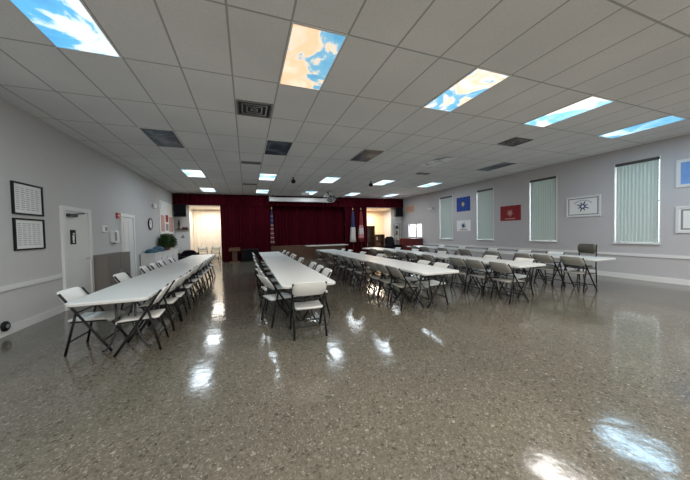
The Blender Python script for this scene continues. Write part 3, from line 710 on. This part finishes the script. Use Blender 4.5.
# ------------------------------------------------------------------ right side room
def shelf_unit(x, y, w, h, d, ns, l, m='dark_wood'):
    o = empty('bookcase', (x, y, 0), 0, l, 'bookcase')
    for s in (-1, 1): MB().box(s*w/2-.015, s*w/2+.015, -d/2, d/2, 0, h).build('side_panel', m, o)
    MB().box(-w/2+.015, w/2-.015, d/2-.01, d/2, 0, h).build('back_panel', m, o)
    zs = [.04+(h-.06)*k/ns for k in range(ns+1)]
    for z in zs: MB().box(-w/2+.015, w/2-.015, -d/2, d/2-.01, z, z+.02).build('shelf', m, o)
    return zs
B1 = (7.80, 16.9); zs = shelf_unit(*B1, .95, 1.85, .32, 5, 'tall brown bookcase inside the bright right side room')
B2 = (8.72, 17.0); zs2 = shelf_unit(*B2, .7, 1.25, .32, 3, 'lower brown bookcase right of the tall one in right side room')
rnd = random.Random(11)
BC = ['brown', 'cream', 'navy']
nb = 0
for (bx, by), zz, w, nm in ((B1, zs, .9, 'tall'), (B2, zs2, .66, 'lower')):
    for si, z in enumerate(zz[:-1]):
        x = bx-w/2+.02; gap = zz[1]-zz[0]
        end = x+w*rnd.uniform(.28, .5); ci = 0
        while x < end:
            t = rnd.uniform(.05, .09); h = min(gap-.05, rnd.uniform(.2, .27)); k = rnd.randrange(3)
            o = MB().box(x, x+t, by-.13, by+.1, z+.021, z+.021+h).build('book', ['book_a', 'book_b', 'book_c'][k])
            ci += 1
            tag(o, '%s book, %s from left on %s shelf of the %s bookcase' % (BC[k], ['first', 'second', 'third', 'fourth', 'fifth', 'sixth', 'seventh', 'eighth', 'ninth', 'tenth', 'eleventh', 'twelfth', 'thirteenth', 'fourteenth'][ci-1], ['bottom', 'second lowest', 'middle', 'second highest', 'top'][si] if nm == 'tall' else ['bottom', 'middle', 'top'][si], nm), 'book', 'books in the right side room')
            x += t+.004
# right corner
o = empty('narrow_shelf_rack', (9.4, 15.6, 0), 0, 'narrow dark shelf rack in the right back corner below the loudspeaker', 'rack')
for sx in (-1, 1):
    for sy in (-1, 1): MB().tube([(sx*.2, sy*.1, 0), (sx*.2, sy*.1, 1.95)], .012).build('post', 'grey_tube', o)
for z in (.4, .8, 1.2, 1.6, 1.92): MB().box(-.22, .22, -.12, .12, z, z+.02).build('shelf', 'grey_tube', o)
for k, (z, x, h, m, l) in enumerate(((1.22, 9.32, .25, 'dark_wood', 'dark canister on middle shelf of the narrow rack'), (1.62, 9.36, .2, 'black', 'black canister on upper shelf of the narrow rack'), (.82, 9.45, .22, 'book_b', 'cream canister on lower shelf of the narrow rack'))):
    tag(MB().lathe([(.06, 0), (.07, .02), (.07, h*.8), (.04, h*.9), (.04, h)], 14, (x, 15.6, z+.001)).build('canister', m, None, True), l, 'canister', 'canisters on the rack')
o = empty('chest', (XR-.03, 14.35, 0), 0, 'dark red wooden chest under the small bright window on right wall', 'chest')
MB().box(-.55, 0, -.85, .85, .08, .94).build('body', 'maroon', o); MB().box(-.58, 0, -.88, .88, .94, .98).build('lid', 'maroon', o)
for q in (-1, 1):
    for r in (-.5, -.06): MB().box(r-.03, r+.03, q*.8-.03, q*.8+.03, 0, .08).build('foot', 'maroon', o)
    d = MB().box(-.565, -.55, min(q*.02, q*.82), max(q*.02, q*.82), .12, .9).build('door', 'maroon', o); MB().box(-.58, -.565, q*.1-.01, q*.1+.01, .45, .58).build('handle', 'metal', d)

# ------------------------------------------------------------------ flags and frames on the right wall
def wallpic(name, y0, y1, z0, z1, label, cat, frame=None, fw=.03, ground='white', border=None):
    o = empty(name, (XR, (y0+y1)/2, (z0+z1)/2), PI, label, cat, 'flags and frames on right wall')
    w, h = (y1-y0)/2, (z1-z0)/2
    if frame:
        MB().box(0, .03, -w, w, h-fw, h).box(0, .03, -w, w, -h, -h+fw).box(0, .03, -w, -w+fw, -h+fw, h-fw).box(0, .03, w-fw, w, -h+fw, h-fw).build('frame', frame, o)
        w -= fw; h -= fw
        MB().box(0, .015, -w, w, -h, h).build('sheet', ground, o)
    else:
        n = 24; lp = []
        for k in range(n+1):
            y = -w+2*w*k/n; d = .012+.006*math.sin(k*1.1)+.004*math.sin(k*2.3)
            lp.append([(.002, y, -h), (.002, y, h), (d, y, h+.004*math.sin(k)), (d, y, -h+.004*math.sin(k*.8))])
        MB().loft(lp).build('cloth', ground, o, False)
    if border:
        b, t = border
        MB().box(.015, .018, -w+b, w-b, h-b-t, h-b).box(.015, .018, -w+b, w-b, -h+b, -h+b+t).box(.015, .018, -w+b, -w+b+t, -h+b+t, h-b-t).box(.015, .018, w-b-t, w-b, -h+b+t, h-b-t).build('border', 'ink', o)
    return o, w, h
def seal(o, r, m, d=.022, spokes=8, ring=True, name='emblem'):
    mb = MB()
    def bar(a, r0, r1, t):
        c, s = math.cos(a), math.sin(a)
        P = [(r0*c-t*s, r0*s+t*c), (r0*c+t*s, r0*s-t*c), (r1*c+t*s*.5, r1*s-t*c*.5), (r1*c-t*s*.5, r1*s+t*c*.5)]
        mb.loft([[(x, y, z) for y, z in P] for x in (d, d+.004)])
    for k in range(spokes): bar(PI*2*k/spokes+PI/spokes, r*.1, r*(1 if k % 2 else .8), r*.13)
    if ring: mb.loft([[(x, r*.42*math.cos(a), r*.42*math.sin(a)) for a in [2*PI*k/20 for k in range(20)]] for x in (d-.002, d+.005)])
    return mb.build(name, m, o)
o, w, h = wallpic('framed_emblem_flag', 4.92, 5.83, 1.77, 2.41, 'framed white flag with navy radiating emblem between two near blinds', 'framed flag', 'frame_w', .035, 'white', (.02, .03))
seal(o, .17, 'navy', .016)
MB().loft([[(x, .04*math.cos(2*PI*k/14), .04*math.sin(2*PI*k/14)) for k in range(14)] for x in (.021, .025)]).build('boss', 'white', o)
dots = MB()
for k in range(14):
    a = math.radians(25+k*10)
    y, z = .24*math.cos(a), .04+.15*math.sin(a)
    dots.box(.015, .018, y-.008, y+.008, z-.013, z+.013)
dots.build('lettering_arc', 'navy', o)
o, w, h = wallpic('wall_flag', 7.40, 8.28, 1.77, 2.36, 'dark red flag with faint round emblem on right wall', 'flag', None, 0, 'red_flag')
seal(o, .15, 'pink', .020, 10)
MB().box(.018, .022, -.22, .22, -.24, -.20).build('scroll', 'pink', o)
o, w, h = wallpic('wall_flag', 9.88, 10.74, 2.34, 3.02, 'royal blue flag with small pale seal on right wall above white flag', 'flag', None, 0, 'blue_flag')
seal(o, .13, 'gold', .020, 10)
o, w, h = wallpic('wall_flag', 9.86, 10.74, 1.38, 1.90, 'white flag with navy emblem hanging below the royal blue flag', 'flag', None, 0, 'white')
seal(o, .17, 'navy', .020, 8)
MB().box(.018, .022, -.24, .24, -.21, -.17).build('scroll', 'pink', o)
o, w, h = wallpic('framed_print', 2.50, 3.43, 2.35, 3.01, 'white framed pale blue picture at right edge, above another frame', 'framed picture', 'frame_w', .07, 'pale_blue')
o, w, h = wallpic('framed_print', 2.50, 3.43, 1.25, 1.90, 'white framed sheet with dark inner border at right edge, lower frame', 'framed picture', 'frame_w', .05, 'white', (.03, .035))
seal(o, .16, 'navy', .016)
o, w, h = wallpic('framed_print', 14.35, 15.3, 2.62, 3.05, 'pale pink framed picture high on right wall near the back corner', 'framed picture', 'gold', .05, 'pink')
